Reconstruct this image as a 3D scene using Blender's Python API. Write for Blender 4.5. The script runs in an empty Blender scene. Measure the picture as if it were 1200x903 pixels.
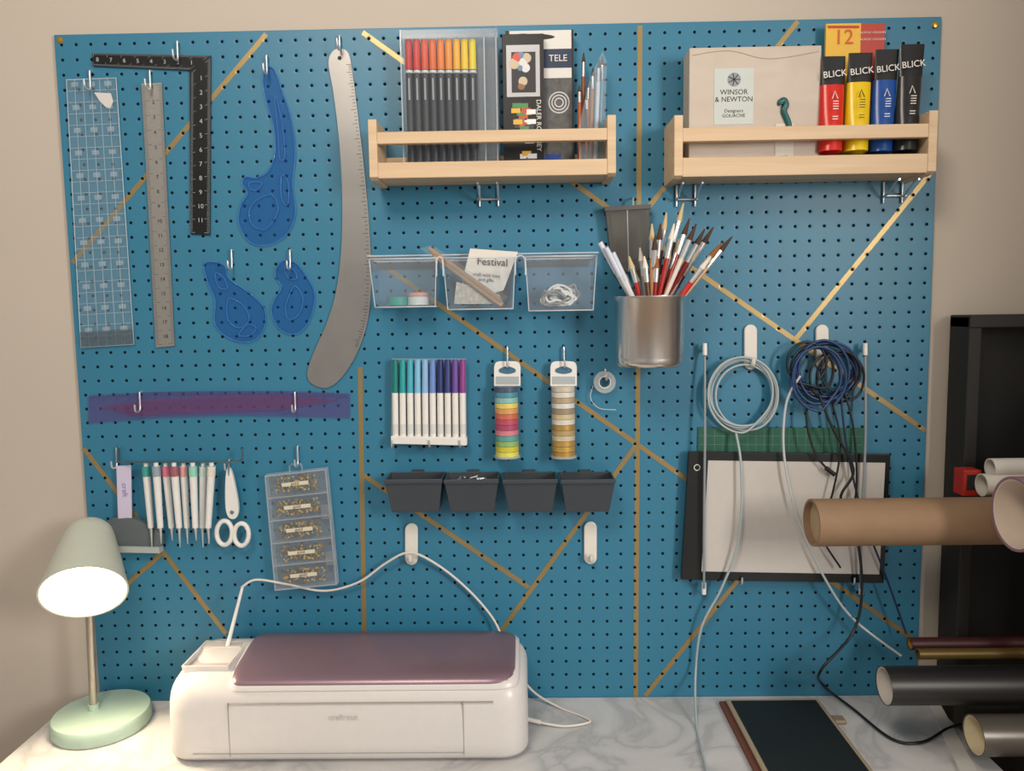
import bpy, bmesh, math, random
import numpy as np
from mathutils import Vector, Matrix
random.seed(4)
scene = bpy.context.scene
DESK_Z = 0.75
F = 900.0
# ---------------------------------------------------------------- camera (resection from the 4 board corners)
def Rm(pitch, yaw, roll):
    return (Matrix.Rotation(yaw, 3, 'Z') @ Matrix.Rotation(math.pi/2 - pitch, 3, 'X') @ Matrix.Rotation(roll, 3, 'Z'))
BW = 1.524
obs = [((-BW/2, 1), (62, 40)), ((BW/2, 1), (1103, 20)), ((-BW/2, 0), (118, 820)), ((BW/2, 0), (1075, 814))]
def resid(p):
    R = Rm(p[3], p[4], p[5]); C = Vector(p[:3]); r = []
    for (x, t), (u, v) in obs:
        q = R.transposed() @ (Vector((x, 0, DESK_Z + t*p[6])) - C)
        r += [600 + F*q.x/(-q.z) - u, 451.5 - F*q.y/(-q.z) - v]
    return np.array(r)
p = np.array([0.0, -1.37, 1.46, math.radians(5.3), 0.0, 0.0, 1.2])
for it in range(40):
    r = resid(p); J = np.zeros((8, 7))
    for k in range(7):
        dp = p.copy(); dp[k] += 1e-5; J[:, k] = (resid(dp)-r)/1e-5
    p = p - np.linalg.lstsq(J, r, rcond=None)[0]
CAM = Vector(p[:3]); R = Rm(p[3], p[4], p[5]); BH = float(p[6])
cd = bpy.data.cameras.new("camera"); cam = bpy.data.objects.new("camera", cd)
scene.collection.objects.link(cam); scene.camera = cam
cd.sensor_fit = 'HORIZONTAL'; cd.sensor_width = 36; cd.lens = 36*F/1200
cam.matrix_world = Matrix.Translation(CAM) @ R.to_4x4()
def W(u, v, d=0.0):
    "photo measurement -> point on the vertical plane d metres in front of the board"
    r = R @ Vector(((u-600)/F, (451.5-v)/F, -1)); return CAM + r*((-d-CAM.y)/r.y)
def D(u, v, z=DESK_Z):
    "photo measurement -> point on a horizontal plane"
    r = R @ Vector(((u-600)/F, (451.5-v)/F, -1)); return CAM + r*((z-CAM.z)/r.z)

# ---------------------------------------------------------------- materials
def lin(c):
    if isinstance(c, str):
        c = [int(c[i:i+2], 16)/255 for i in (0, 2, 4)]
    return tuple(((x/12.92) if x <= 0.04045 else ((x+0.055)/1.055)**2.4) for x in c[:3]) + (1.0,)
MC = {}
def M(c, rough=0.5, metal=0.0, noise=0.0, scale=60, bump=0.0, emit=0):
    key = (c, rough, metal, noise, scale, bump, emit)
    if key in MC: return MC[key]
    m = bpy.data.materials.new("mat_"+c); m.use_nodes = True; nt = m.node_tree
    b = nt.nodes["Principled BSDF"]; col = lin(c)
    b.inputs["Base Color"].default_value = col
    b.inputs["Roughness"].default_value = rough; b.inputs["Metallic"].default_value = metal
    if emit:
        b.inputs["Emission Color"].default_value = col; b.inputs["Emission Strength"].default_value = emit
    tc = nt.nodes.new("ShaderNodeTexCoord"); n = nt.nodes.new("ShaderNodeTexNoise")
    n.inputs["Scale"].default_value = scale; n.inputs["Detail"].default_value = 4
    nt.links.new(tc.outputs["Object"], n.inputs["Vector"])
    k = noise if noise else 0.04
    mx = nt.nodes.new("ShaderNodeMix"); mx.data_type = 'RGBA'
    mx.inputs[6].default_value = tuple(x*(1-k) for x in col[:3])+(1,)
    mx.inputs[7].default_value = tuple(min(1, x*(1+k)) for x in col[:3])+(1,)
    nt.links.new(n.outputs["Fac"], mx.inputs[0]); nt.links.new(mx.outputs[2], b.inputs["Base Color"])
    if bump:
        bp = nt.nodes.new("ShaderNodeBump"); bp.inputs["Strength"].default_value = bump; bp.inputs["Distance"].default_value = 0.002
        nt.links.new(n.outputs["Fac"], bp.inputs["Height"]); nt.links.new(bp.outputs[0], b.inputs["Normal"])
    MC[key] = m; return m
def clear(c, alpha=0.25, rough=0.15, tint=None):
    key = ("clear", c, alpha, rough, tint)
    if key in MC: return MC[key]
    m = bpy.data.materials.new("mat_clear_"+c); m.use_nodes = True; nt = m.node_tree
    b = nt.nodes["Principled BSDF"]; b.inputs["Base Color"].default_value = lin(c); b.inputs["Roughness"].default_value = rough
    t = nt.nodes.new("ShaderNodeBsdfTransparent"); t.inputs[0].default_value = lin(tint or "f8fafc")
    mx = nt.nodes.new("ShaderNodeMixShader"); mx.inputs[0].default_value = alpha
    nt.links.new(t.outputs[0], mx.inputs[1]); nt.links.new(b.outputs[0], mx.inputs[2])
    nt.links.new(mx.outputs[0], nt.nodes["Material Output"].inputs[0]); MC[key] = m; return m
HP = 0.0254
def holes(name, c, rough, metal=0.0, nz=0.06, spec=0.5):
    m = bpy.data.materials.new(name); m.use_nodes = True; nt = m.node_tree; N = nt.nodes.new; L = nt.links.new
    b = nt.nodes["Principled BSDF"]
    g = N("ShaderNodeNewGeometry"); s = N("ShaderNodeSeparateXYZ"); L(g.outputs["Position"], s.inputs[0])
    def mt(op, a, bb=None):
        n = N("ShaderNodeMath"); n.operation = op
        for i, x in enumerate((a, bb)):
            if x is None: continue
            if isinstance(x, (int, float)): n.inputs[i].default_value = x
            else: L(x, n.inputs[i])
        return n.outputs[0]
    def cell(o, off):
        return mt('SUBTRACT', mt('FRACT', mt('DIVIDE', mt('ADD', o, off), HP)), 0.5)
    fx = cell(s.outputs[0], BW/2 + 10*HP); fz = cell(s.outputs[2], -DESK_Z + 10*HP - 0.006)
    r = mt('SQRT', mt('ADD', mt('MULTIPLY', fx, fx), mt('MULTIPLY', fz, fz)))
    h = mt('LESS_THAN', r, 0.108)
    n = N("ShaderNodeTexNoise"); n.inputs["Scale"].default_value = 5; n.inputs["Detail"].default_value = 6
    L(g.outputs["Position"], n.inputs["Vector"])
    col = lin(c); mx = N("ShaderNodeMix"); mx.data_type = 'RGBA'
    mx.inputs[6].default_value = tuple(x*(1-nz) for x in col[:3])+(1,); mx.inputs[7].default_value = tuple(x*(1+nz) for x in col[:3])+(1,)
    L(n.outputs["Fac"], mx.inputs[0])
    m2 = N("ShaderNodeMix"); m2.data_type = 'RGBA'; L(h, m2.inputs[0]); L(mx.outputs[2], m2.inputs[6]); m2.inputs[7].default_value = (0.006, 0.014, 0.02, 1)
    L(m2.outputs[2], b.inputs["Base Color"])
    L(mt('ADD', mt('MULTIPLY', h, 0.6), rough), b.inputs["Roughness"])
    L(mt('MULTIPLY', mt('SUBTRACT', 1.0, h), metal), b.inputs["Metallic"])
    L(mt('MULTIPLY', mt('SUBTRACT', 1.0, h), spec), b.inputs["Specular IOR Level"])
    bp = N("ShaderNodeBump"); bp.inputs["Strength"].default_value = 0.6; bp.inputs["Distance"].default_value = 0.002
    L(mt('SMOOTH_MIN', mt('MULTIPLY', r, 4), 0.6), bp.inputs["Height"]); L(bp.outputs[0], b.inputs["Normal"])
    return m
def wood(c1, c2, name, sx=3, sz=60):
    m = bpy.data.materials.new(name); m.use_nodes = True; nt = m.node_tree; N = nt.nodes.new; L = nt.links.new
    b = nt.nodes["Principled BSDF"]; b.inputs["Roughness"].default_value = 0.55
    tc = N("ShaderNodeTexCoord"); mp = N("ShaderNodeMapping"); mp.inputs["Scale"].default_value = (sx, 30, sz)
    n = N("ShaderNodeTexNoise"); n.inputs["Scale"].default_value = 2; n.inputs["Detail"].default_value = 5; n.inputs["Distortion"].default_value = .6
    L(tc.outputs["Object"], mp.inputs[0]); L(mp.outputs[0], n.inputs["Vector"])
    r = N("ShaderNodeValToRGB"); r.color_ramp.elements[0].color = lin(c1); r.color_ramp.elements[1].color = lin(c2)
    r.color_ramp.elements[0].position = .3; r.color_ramp.elements[1].position = .7
    L(n.outputs["Fac"], r.inputs[0]); L(r.outputs[0], b.inputs["Base Color"]); return m
def marble():
    m = bpy.data.materials.new("marble_laminate"); m.use_nodes = True; nt = m.node_tree; N = nt.nodes.new; L = nt.links.new
    b = nt.nodes["Principled BSDF"]; b.inputs["Roughness"].default_value = 0.35
    g = N("ShaderNodeNewGeometry")
    n = N("ShaderNodeTexNoise"); n.inputs["Scale"].default_value = 5; n.inputs["Detail"].default_value = 8; n.inputs["Distortion"].default_value = 1.2
    L(g.outputs["Position"], n.inputs["Vector"])
    r = N("ShaderNodeValToRGB"); e = r.color_ramp.elements
    e[0].position = .40; e[0].color = lin("cbc9c8"); e[1].position = .60; e[1].color = lin("cecccb")
    a = e.new(.495); a.color = lin("b2b1b2"); a = e.new(.46); a.color = lin("c4c3c3"); a = e.new(.53); a.color = lin("c2c1c1")
    L(n.outputs["Fac"], r.inputs[0]); L(r.outputs[0], b.inputs["Base Color"]); return m

# ---------------------------------------------------------------- geometry helpers
CUR = [None]
class G:
    def __init__(s, name): s.name = name; s.objs = []
    def __enter__(s): s.prev = CUR[0]; CUR[0] = s; return s
    def __exit__(s, *a):
        CUR[0] = s.prev
        if a[0]: return
        if len(s.objs) == 1:
            s.objs[0].name = s.name; return
        c = sum((o.location.copy() for o in s.objs), Vector())/len(s.objs)
        e = bpy.data.objects.new(s.name, None); e.empty_display_size = .02; e.location = c
        scene.collection.objects.link(e)
        for o in s.objs:
            o.parent = e; o.matrix_parent_inverse = Matrix.Translation(-c)
def rec(o):
    scene.collection.objects.link(o)
    if CUR[0]: CUR[0].objs.append(o)
    return o
def mk(name, verts, faces, mat, smooth=False, bevel=0, seg=2):
    vs = [Vector(v) for v in verts]
    lo = Vector([min(v[i] for v in vs) for i in range(3)]); hi = Vector([max(v[i] for v in vs) for i in range(3)]); c = (lo+hi)/2
    me = bpy.data.meshes.new(name); me.from_pydata([v-c for v in vs], [], faces)
    bm = bmesh.new(); bm.from_mesh(me); bmesh.ops.recalc_face_normals(bm, faces=bm.faces); bm.to_mesh(me); bm.free()
    me.materials.append(mat)
    if smooth:
        for f in me.polygons: f.use_smooth = True
        me.set_sharp_from_angle(angle=0.7)
    o = bpy.data.objects.new(name, me); o.location = c; rec(o)
    if bevel:
        b = o.modifiers.new("bevel", 'BEVEL'); b.width = bevel; b.segments = seg; b.limit_method = 'ANGLE'; b.angle_limit = .6
        if seg > 2:
            for f in me.polygons: f.use_smooth = True
            b.harden_normals = True
    return o
BF = [(0,1,2,3),(4,5,6,7),(0,1,5,4),(1,2,6,5),(2,3,7,6),(3,0,4,7)]
def box(name, x0, x1, y0, y1, z0, z1, mat, bevel=0, seg=2):
    return mk(name, [(x0,y0,z0),(x1,y0,z0),(x1,y1,z0),(x0,y1,z0),(x0,y0,z1),(x1,y0,z1),(x1,y1,z1),(x0,y1,z1)], BF, mat, bevel=bevel, seg=seg)
def wbox(name, u0, v0, u1, v1, d0, d1, mat, bevel=0, seg=2):
    uc, vc = (u0+u1)/2, (v0+v1)/2
    return box(name, W(u0, vc, d1).x, W(u1, vc, d1).x, -d1, -d0, W(uc, v1, d1).z, W(uc, v0, d1).z, mat, bevel, seg)
def prism(name, pts, vec, mat, bevel=0, seg=2, smooth=False):
    n = len(pts); vec = Vector(vec); v = [Vector(q) for q in pts]; v += [q+vec for q in v]
    f = [tuple(range(n)), tuple(range(2*n-1, n-1, -1))] + [(i, (i+1) % n, n+(i+1) % n, n+i) for i in range(n)]
    return mk(name, v, f, mat, bevel=bevel, seg=seg, smooth=smooth)
def plate(name, px, d, th, mat, bevel=0, smooth=False):
    return prism(name, [W(u, v, d+th) for u, v in px], (0, th, 0), mat, bevel, smooth=smooth)
def quads(name, qs, mat):
    v = []; f = []
    for q in qs: f.append(tuple(range(len(v), len(v)+len(q)))); v += q
    vs = [Vector(a) for a in v]
    o = mk(name, vs, f, mat); return o
class Quad:
    def __init__(s, tl, tr, br, bl, d, wall=True):
        f = (lambda q: W(q[0], q[1], d)) if wall else (lambda q: Vector(q))
        s.a, s.b, s.c, s.e = f(tl), f(tr), f(br), f(bl)
        s.n = (s.b-s.a).cross(s.e-s.a).normalized()
        if s.n.y > 0: s.n = -s.n
    def __call__(s, x, y, o=0.0):
        return (s.a*(1-x)+s.b*x)*(1-y)+(s.e*(1-x)+s.c*x)*y + s.n*o
    def rect(s, name, x0, y0, x1, y1, o, th, mat, bevel=0):
        return prism(name, [s(x0,y0,o+th), s(x1,y0,o+th), s(x1,y1,o+th), s(x0,y1,o+th)], s.n*(-th), mat, bevel)
    def poly(s, name, pts, o, th, mat, smooth=False):
        return prism(name, [s(x, y, o+th) for x, y in pts], s.n*(-th), mat, smooth=smooth)
    def q(s, x0, y0, x1, y1, o): return [s(x0,y0,o), s(x1,y0,o), s(x1,y1,o), s(x0,y1,o)]
def lathe(name, prof, org, axis, mat, seg=32, smooth=True):
    q = Vector(axis).to_track_quat('Z', 'Y'); v = []; f = []; org = Vector(org)
    n = len(prof)
    for r, h in prof:
        for k in range(seg):
            a = 2*math.pi*k/seg; v.append(org + q @ Vector((max(r, 1e-5)*math.cos(a), max(r, 1e-5)*math.sin(a), h)))
    for i in range(n-1):
        for k in range(seg):
            f.append((i*seg+k, i*seg+(k+1) % seg, (i+1)*seg+(k+1) % seg, (i+1)*seg+k))
    if prof[-1] != prof[0]:
        f.append(tuple(range(seg))); f.append(tuple(range((n-1)*seg, n*seg)))
    return mk(name, v, f, mat, smooth=smooth)
def rod(name, a, b, r0, mat, r1=None, seg=14):
    a = Vector(a); b = Vector(b); L = (b-a).length; r1 = r0 if r1 is None else r1
    return lathe(name, [(r0, 0), (r1, L)], a, (b-a), mat, seg)
def hollow(name, a, b, r, t, mat, seg=36):
    a = Vector(a); b = Vector(b); L = (b-a).length
    return lathe(name, [(r-t, L*.98), (r-t, 0), (r, 0), (r, L), (r*.01, L), (r-t, L*.98)], a, (b-a), mat, seg)
def cat(pts, n=8, closed=False):
    P = [Vector(q) for q in pts]; out = []; m = len(P)
    rng = m if closed else m-1
    for i in range(rng):
        if closed: p0, p1, p2, p3 = P[i-1], P[i], P[(i+1) % m], P[(i+2) % m]
        else: p0, p1, p2, p3 = P[max(i-1, 0)], P[i], P[i+1], P[min(i+2, m-1)]
        for k in range(n):
            t = k/n
            out.append(.5*((2*p1)+(p2-p0)*t+(2*p0-5*p1+4*p2-p3)*t*t+(3*p1-p0-3*p2+p3)*t**3))
    if not closed: out.append(P[-1])
    return out
def wire(name, pts, r, mat, smooth=True, closed=False, n=8):
    P = cat(pts, n, closed) if smooth else [Vector(q) for q in pts]
    c = sum(P, Vector())/len(P)
    cu = bpy.data.curves.new(name, 'CURVE'); cu.dimensions = '3D'; cu.bevel_depth = r; cu.bevel_resolution = 3; cu.use_fill_caps = True
    s = cu.splines.new('POLY'); s.points.add(len(P)-1); s.use_cyclic_u = closed
    for q, w in zip(s.points, P): q.co = (*(w-c), 1)
    cu.materials.append(mat); o = bpy.data.objects.new(name, cu); o.location = c; return rec(o)
def pw(pts):  # (u,v,d)
    return [W(*q) for q in pts]
def curve2(px, n=8, closed=True):
    return [(q.x, q.y) for q in cat([Vector((a, b, 0)) for a, b in px], n, closed)]
def text(name, s, pos, size, mat, ang=0.0, flat=False, al='CENTER'):
    cu = bpy.data.curves.new(name, 'FONT'); cu.body = s; cu.size = size; cu.align_x = al; cu.align_y = 'CENTER'; cu.extrude = 0.0001
    cu.resolution_u = 3
    cu.materials.append(mat); o = bpy.data.objects.new(name, cu)
    r = Matrix.Rotation(ang, 4, 'Z') if flat else Matrix.Rotation(math.pi/2, 4, 'X') @ Matrix.Rotation(ang, 4, 'Z')
    o.location = pos; o.rotation_euler = r.to_euler(); return rec(o)
def hook(u, v, d=.02, L=.028):
    "a wire peg hook whose stem comes out of the board at (u,v)"
    a = W(u, v, 0)
    wire("peg_hook", [a+Vector((0,.002,0)), a+Vector((0,-.006,0)), a+Vector((0,-.008,-.004)), a+Vector((0,-.009,-L)), a+Vector((0,-.014,-L-.006)), a+Vector((0,-.026,-L-.004)), a+Vector((0,-.028,-L+.008))], .0017, CHROME)
def openbox(name, x0, x1, zt, zb, y0, y1, tx, tf, th, mat, bevel=.0008):
    "open-topped bin: y0 back, y1 front (negative), tx side taper, tf front taper"
    def ring(i, z, k, tz): return [(x0+i+tx*k, y0-i, z), (x1-i-tx*k, y0-i, z), (x1-i-tx*k, y1+i+tf*k, z), (x0+i+tx*k, y1+i+tf*k, z)]
    v = ring(0, zb, 1, 0)+ring(0, zt, 0, 0)+ring(th, zt, 0, 0)+ring(th, zb+th, 1, 0)
    f = [(0,1,2,3)]
    for a in (0, 4, 8):
        f += [(a+i, a+(i+1) % 4, a+4+(i+1) % 4, a+4+i) for i in range(4)]
    f.append((12,13,14,15)); return mk(name, v, f, mat, bevel=bevel)

STEEL = M("b8bcc0", .28, 1.0); CHROME = M("d8dadc", .3, .7); WHITE = M("e2e0dc", .4); BLACK = M("141517", .45); DGREY = M("3a4046", .5)
GOLD = M("c9a24a", .3, .9)
INK = M("1c1c1e", .6)

# ---------------------------------------------------------------- room
wallm = M("bfb5a9", .85, 0, .03, 6, .15)
box("wall_back", -2.4, 1.3, .008, .12, 0, 2.7, wallm)
box("added_shade_wall_right", 1.26, 1.38, -1.25, .007, 0, 2.7, wallm)  # unseen stub wall, added to shade the right end of wall_back from window light
box("floor", -2.4, 2.4, -3.2, .12, -.05, 0, wood("8a6a4a", "a5825e", "floor_wood", 2, 2))
with G("pegboard"):
    pb = holes("peg_paint", "327796", .42)
    box("board", -BW/2, BW/2, 0, .008, DESK_Z-.02, DESK_Z+BH, pb, .001)
    tapem = holes("gold_tape", "a08a5c", .36, .5, .2)
    TW = .0042
    lines = [((312,40),(85,308)), ((422,430),(427,745)), ((425,38),(747,268)), ((750,30),(745,817)), ((935,25),(750,255)),
             ((1095,197),(930,400)), ((750,272),(1084,504)), ((430,297),(1068,747)), ((425,556),(620,688)), ((745,522),(585,742)),
             ((940,585),(756,815)), ((98,525),(265,742)), ((190,648),(122,708))]
    for i, (a, b) in enumerate(lines):
        A = W(*a); B = W(*b); n = (B-A).normalized().cross(Vector((0,1,0)))*TW
        o = Vector((0, -.0003-.00003*i, 0))
        prism("tape_strip", [A+n+o, B+n+o, B-n+o, A-n+o], (0, .0003, 0), tapem)
    for u, v in ((70, 47), (1096, 29)):
        lathe("board_screw", [(0, 0), (.006, 0), (.0045, .002), (.002, .0025), (0, .0025)], W(u, v), (0,-1,0), GOLD, 16)

XL = W(84, 822).x; XR = D(1092, 822).x
with G("desk"):
    box("marble_top", XL, XR, -.72, -.0005, DESK_Z-.028, DESK_Z, marble(), .002)
    for x in (XL+.03, XR-.07):
        for y in (-.68, -.08): box("leg", x, x+.04, y-.02, y+.02, 0, DESK_Z-.028, WHITE, .003)
    box("apron", XL+.05, XR-.05, -.66, -.64, DESK_Z-.09, DESK_Z-.028, WHITE)

# ---------------------------------------------------------------- rulers
def ticks(name, Q, n, side, l0, l1, every, w, o, mat, along='y', a0=0.01, a1=.99):
    qs = []
    for i in range(n+1):
        t = a0+(a1-a0)*i/n; L = l1 if i % every == 0 else l0
        x0, x1 = (0.0, L) if side == 0 else (1-L, 1.0)
        qs.append(Q.q(x0, t-w, x1, t+w, o) if along == 'y' else Q.q(t-w, x0, t+w, x1, o))
    return quads(name, qs, mat)
with G("quilting_ruler"):
    Q = Quad((79,94),(137,92),(158,403),(96,407), .002)
    Q.rect("acrylic", 0, 0, 1, 1, 0, .003, clear("c4d4dc", .08, .1, "fafcfd"), .0004)
    wire("edge", [Q(0,0,.003), Q(1,0,.003), Q(1,1,.003), Q(0,1,.003)], .0009, clear("dfe8ec", .5), smooth=False, closed=True)
    gm = clear("cfdce0", .42)
    qs = []
    for i in range(1, 6): qs.append(Q.q(i/6-.007, 0, i/6+.007, 1, .0036))
    for i in range(1, 24): qs.append(Q.q(0, i/24-.0010, 1, i/24+.0010, .0036))
    quads("grid_lines", qs, gm)
    qs = []
    for i in range(24):
        for j in (1, 3, 5):
            if (i+j) % 2: qs.append(Q.q(j/6-.07, i/24+.010, j/6+.07, i/24+.028, .0037))
    quads("grid_numbers", qs, clear("cfdfe8", .30))
    Q.rect("foot_strip", 0, .94, 1, 1, .0036, .0004, clear("6a7478", .3))
    Q.poly("torn_label", [(.55,.05),(.88,.055),(.92,.085),(.85,.11),(.76,.105),(.64,.08)], .0037, .0003, clear("e6e4e0", .75))
    hook(108, 84)
with G("steel_ruler"):
    Q = Quad((166,98),(190,97),(205,405),(183,407), .002)
    brushed = M("aca9a4", .38, .75, .12, 200)
    Q.rect("blade", 0, 0, 1, 1, 0, .0015, brushed)
    ticks("ticks_left", Q, 144, 0, .18, .36, 8, .0006, .0017, M("3a3a3c", .6))
    ticks("ticks_right", Q, 144, 1, .15, .3, 8, .0006, .0017, M("3a3a3c", .6))
    for i in range(18): text("number", str(i+1), Q(.55, i/18+.016, .0018), .009, INK)
    hook(178, 84)
with G("carpenter_square"):
    bk = M("17191b", .4, .3)
    plate("blade", [(108,62),(247,65),(246,275),(223,274),(222,82),(108,77)], .002, .0025, bk, .0003)
    lt = M("b0b4b8", .5)
    Q = Quad((224,84),(247,66),(246,275),(223,274), .0045)
    ticks("ticks_out", Q, 96, 1, .15, .28, 8, .0008, .0003, lt); ticks("ticks_in", Q, 96, 0, .12, .25, 8, .0008, .0003, lt)
    for i in range(1, 12): text("number", str(i), Q(.52, i/12, .0004), .011, lt)
    Q = Quad((108,62),(247,65),(222,82),(108,77), .0045)
    ticks("ticks_top", Q, 64, 0, .15, .3, 8, .0012, .0003, lt, 'x'); ticks("ticks_low", Q, 64, 1, .15, .3, 8, .0012, .0003, lt, 'x')
    for i in range(0, 8): text("number", str(8-i), Q(i/8+.05, .52, .0004), .010, lt)
    hook(210, 50)
bl = clear("2c6cc0", .11, .1, "eff4fd")
bedge = clear("5a9ae4", .34, .1, "e0ecfc")
def fcurve(shape, holesp, hk):
    with G("french_curve"):
        pp = curve2(shape, 6)
        plate("plastic", pp, .001, .0024, bl, smooth=True)
        wire("rim", [W(a, b, .0042) for a, b in pp], .0009, bedge, smooth=False, closed=True)
        for h in holesp:
            hh = curve2(h, 5)
            wire("cutout_rim", [W(a, b, .0042) for a, b in hh], .0009, bedge, smooth=False, closed=True)
        hook(*hk)
fcurve([(314,78),(323,84),(330,105),(340,135),(346,175),(343,215),(346,250),(335,275),(312,287),(292,283),(280,262),(282,240),(290,226),(284,216),(287,207),(300,208),(314,200),(322,180),(321,150),(312,118),(308,92)],
       [[(322,112),(330,140),(334,180),(328,186),(326,155)], [(300,235),(318,228),(326,246),(312,268),(296,264),(292,248)], [(330,205),(338,215),(337,240),(330,232)], [(292,214),(306,214),(302,222),(294,222)]], (314, 66))
fcurve([(240,308),(262,310),(268,326),(292,343),(310,362),(309,385),(294,400),(270,397),(252,380),(252,352),(243,330)],
       [[(268,350),(285,358),(292,374),(280,384),(267,374)], [(252,320),(262,325),(266,338),(256,336)], [(290,380),(300,384),(292,393),(280,392)]], (273, 293))
fcurve([(330,306),(345,307),(358,322),(369,345),(362,376),(346,391),(328,386),(318,366),(322,350),(330,336),(322,322)],
       [[(345,335),(355,350),(350,368),(338,374),(335,358)], [(334,314),(344,316),(348,326),(338,326)]], (341, 293))
with G("metal_hip_curve"):
    sh = [(398,57),(408,62),(413,85),(420,140),(427,200),(433,270),(435,330),(431,375),(419,412),(402,440),(384,454),(366,450),(360,437),(368,412),(383,378),(394,340),(400,290),(401,230),(398,170),(391,110),(385,75),(389,61)]
    pp = curve2(sh, 5)
    plate("blade", pp, .002, .0015, M("959493", .42, .7, .08, 30), smooth=True)
    qs = []
    edge = cat([W(a, b, .0037) for a, b in [(413,75),(418,120),(425,180),(431,245),(434,310),(431,370),(420,408)]], 14)
    for i in range(len(edge)-1):
        t = (edge[i+1]-edge[i]).normalized(); n = t.cross(Vector((0,1,0))); n = n if n.x < 0 else -n
        L = .009 if i % 4 == 0 else .005; A = edge[i]+n*.002
        qs.append([A-t*.0004, A+n*L-t*.0004, A+n*L+t*.0004, A+t*.0004])
    quads("ticks", qs, INK)
    lathe("hang_hole", [(0,0),(.0035,0),(.0035,.0003),(0,.0003)], W(398,68,.0036), (0,-1,0), INK, 16)
    hook(399, 43, L=.02)
with G("curved_plastic_ruler"):
    sh = [(103,464),(180,459),(260,458),(340,458),(410,461),(410,490),(340,488),(260,487),(180,490),(103,496)]
    pm = clear("8468a8", .15, .15, "f5f0f8")
    plate("plastic", sh, .001, .0025, pm)
    qs = []
    for i in range(100):
        u = 106+i*3.03; L = 9 if i % 5 == 0 else 5; v = 462 - 4*math.sin((u-103)/307*math.pi)
        qs.append([W(u,v,.005), W(u+.6,v,.005), W(u+.6,v+L,.005), W(u,v+L,.005)])
    quads("ticks", qs, clear("3a3260", .5))
    plate("inner_band", [(115,476),(155,470),(240,464),(330,463),(398,468),(330,480),(240,483),(155,487)], .0040, .0003, clear("9a6a98", .16, .1, "f6eef4"))
    hook(166, 459); hook(347, 459)

# ---------------------------------------------------------------- spice-rack style shelves
PINE = wood("cbae8c", "d9bf9e", "pine", 2, 40)
def shelf(uL, uR, vtop, vrail0, vrail1, vb0, vb1, hooks):
    d = .092
    um = (uL+uR)/2; x0 = W(uL, vb1, d).x; x1 = W(uR, vb1, d).x; t = .014
    zt = W(um, vtop, d).z; zb = W(um, vb1, d).z
    with G("wooden_wall_shelf"):
        for xa in (x0, x1-t):
            prism("side", [(xa, -.001, zb-.0), (xa, -.001, zt), (xa, -d, zt), (xa, -d, zb+.004), (xa, -d+.01, zb)], (t, 0, 0), PINE, .001)
        box("bottom", x0+t, x1-t, -d+.006, -.002, zb+.004, zb+.014, PINE)
        zr1 = W(um, vrail0, d).z; zr0 = W(um, vrail1, d).z
        box("rail", x0+t, x1-t, -d+.001, -d+.013, zr0, zr1, PINE, .001)
        box("lip", x0+t, x1-t, -d+.001, -d+.013, zb+.002, W(um, vb0, d).z, PINE, .001)
        box("back_rail", x0+t, x1-t, -.014, -.002, zb+.014, zb+.05, PINE, .001)
        for u in hooks:
            for k in (-11, 11):
                a = W(u+k, vb1-14, .012)
                wire("support_hook", [Vector((a.x, 0, zb-.022)), Vector((a.x, -.012, zb-.022)), Vector((a.x, -.05, zb-.004)), Vector((a.x, -.06, zb-.003))], .0018, CHROME)
                wire("support_stem", [Vector((a.x, -.004, zb-.034)), Vector((a.x, -.004, zb+.002))], .0018, CHROME, smooth=False)
            a = W(u-13, vb1, .004); b = W(u+13, vb1, .004)
            wire("support_bar", [Vector((a.x, -.005, zb-.022)), Vector((b.x, -.005, zb-.022))], .0018, CHROME, smooth=False)
    return x0, x1, zb+.014
s1 = shelf(433, 722, 137, 152, 166, 188, 208, (572,))
s2 = shelf(790, 1097, 132, 147, 163, 182, 206, (805, 1050))
FL1 = s1[2]+.0005; FL2 = s2[2]+.0005
# marker pack
with G("brush_marker_pack"):
    cols = ["c8202a","d8362a","e2522a","e86a28","f08426","f4962a","f8b82c","f8d02e","f4dc3a"]
    for i, c in enumerate(cols):
        u = 480+i*9.3; d = .045
        a = W(u, 186, d); top = W(u, 47, d); cap = W(u, 82, d); a.z = FL1+.001; a.x = top.x = cap.x = W(u, 100, d).x
        rod("barrel", a, cap, .0060, M("34363c", .45)); rod("cap", cap, top, .0062, M(c, .4), .0058)
        rod("band", cap-Vector((0,0,.006)), cap-Vector((0,0,.0015)), .0064, M("d8d8d4", .4))
        quads("label", [[Vector((a.x-.0015, a.y-.0064, cap.z-.015)), Vector((a.x+.0015, a.y-.0064, cap.z-.015)), Vector((a.x+.0015, a.y-.0064, cap.z-.05)), Vector((a.x-.0015, a.y-.0064, cap.z-.05))]], M("9a9ca0", .5))
    wa = W(470, 36, .055); wb = W(583, 36, .055)
    box("clear_wallet_front", wa.x, wb.x, -.0565, -.056, FL1, wa.z, clear("e0e4e8", .03, .1))
    box("wallet_back_card", wa.x, wb.x, -.036, -.0355, FL1, wa.z, clear("8c9298", .5, .3))
    box("wallet_flap", wa.x, wb.x, -.0585, -.0575, wa.z-.014, wa.z, clear("c8ccd0", .22, .2), .0003)
    for u in (470.8, 568, 582): 
        q = W(u, 100, .057); box("wallet_seam", q.x-.001, q.x+.001, -.0585, -.0575, FL1, wa.z, clear("e8ecf0", .35, .1))
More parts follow.
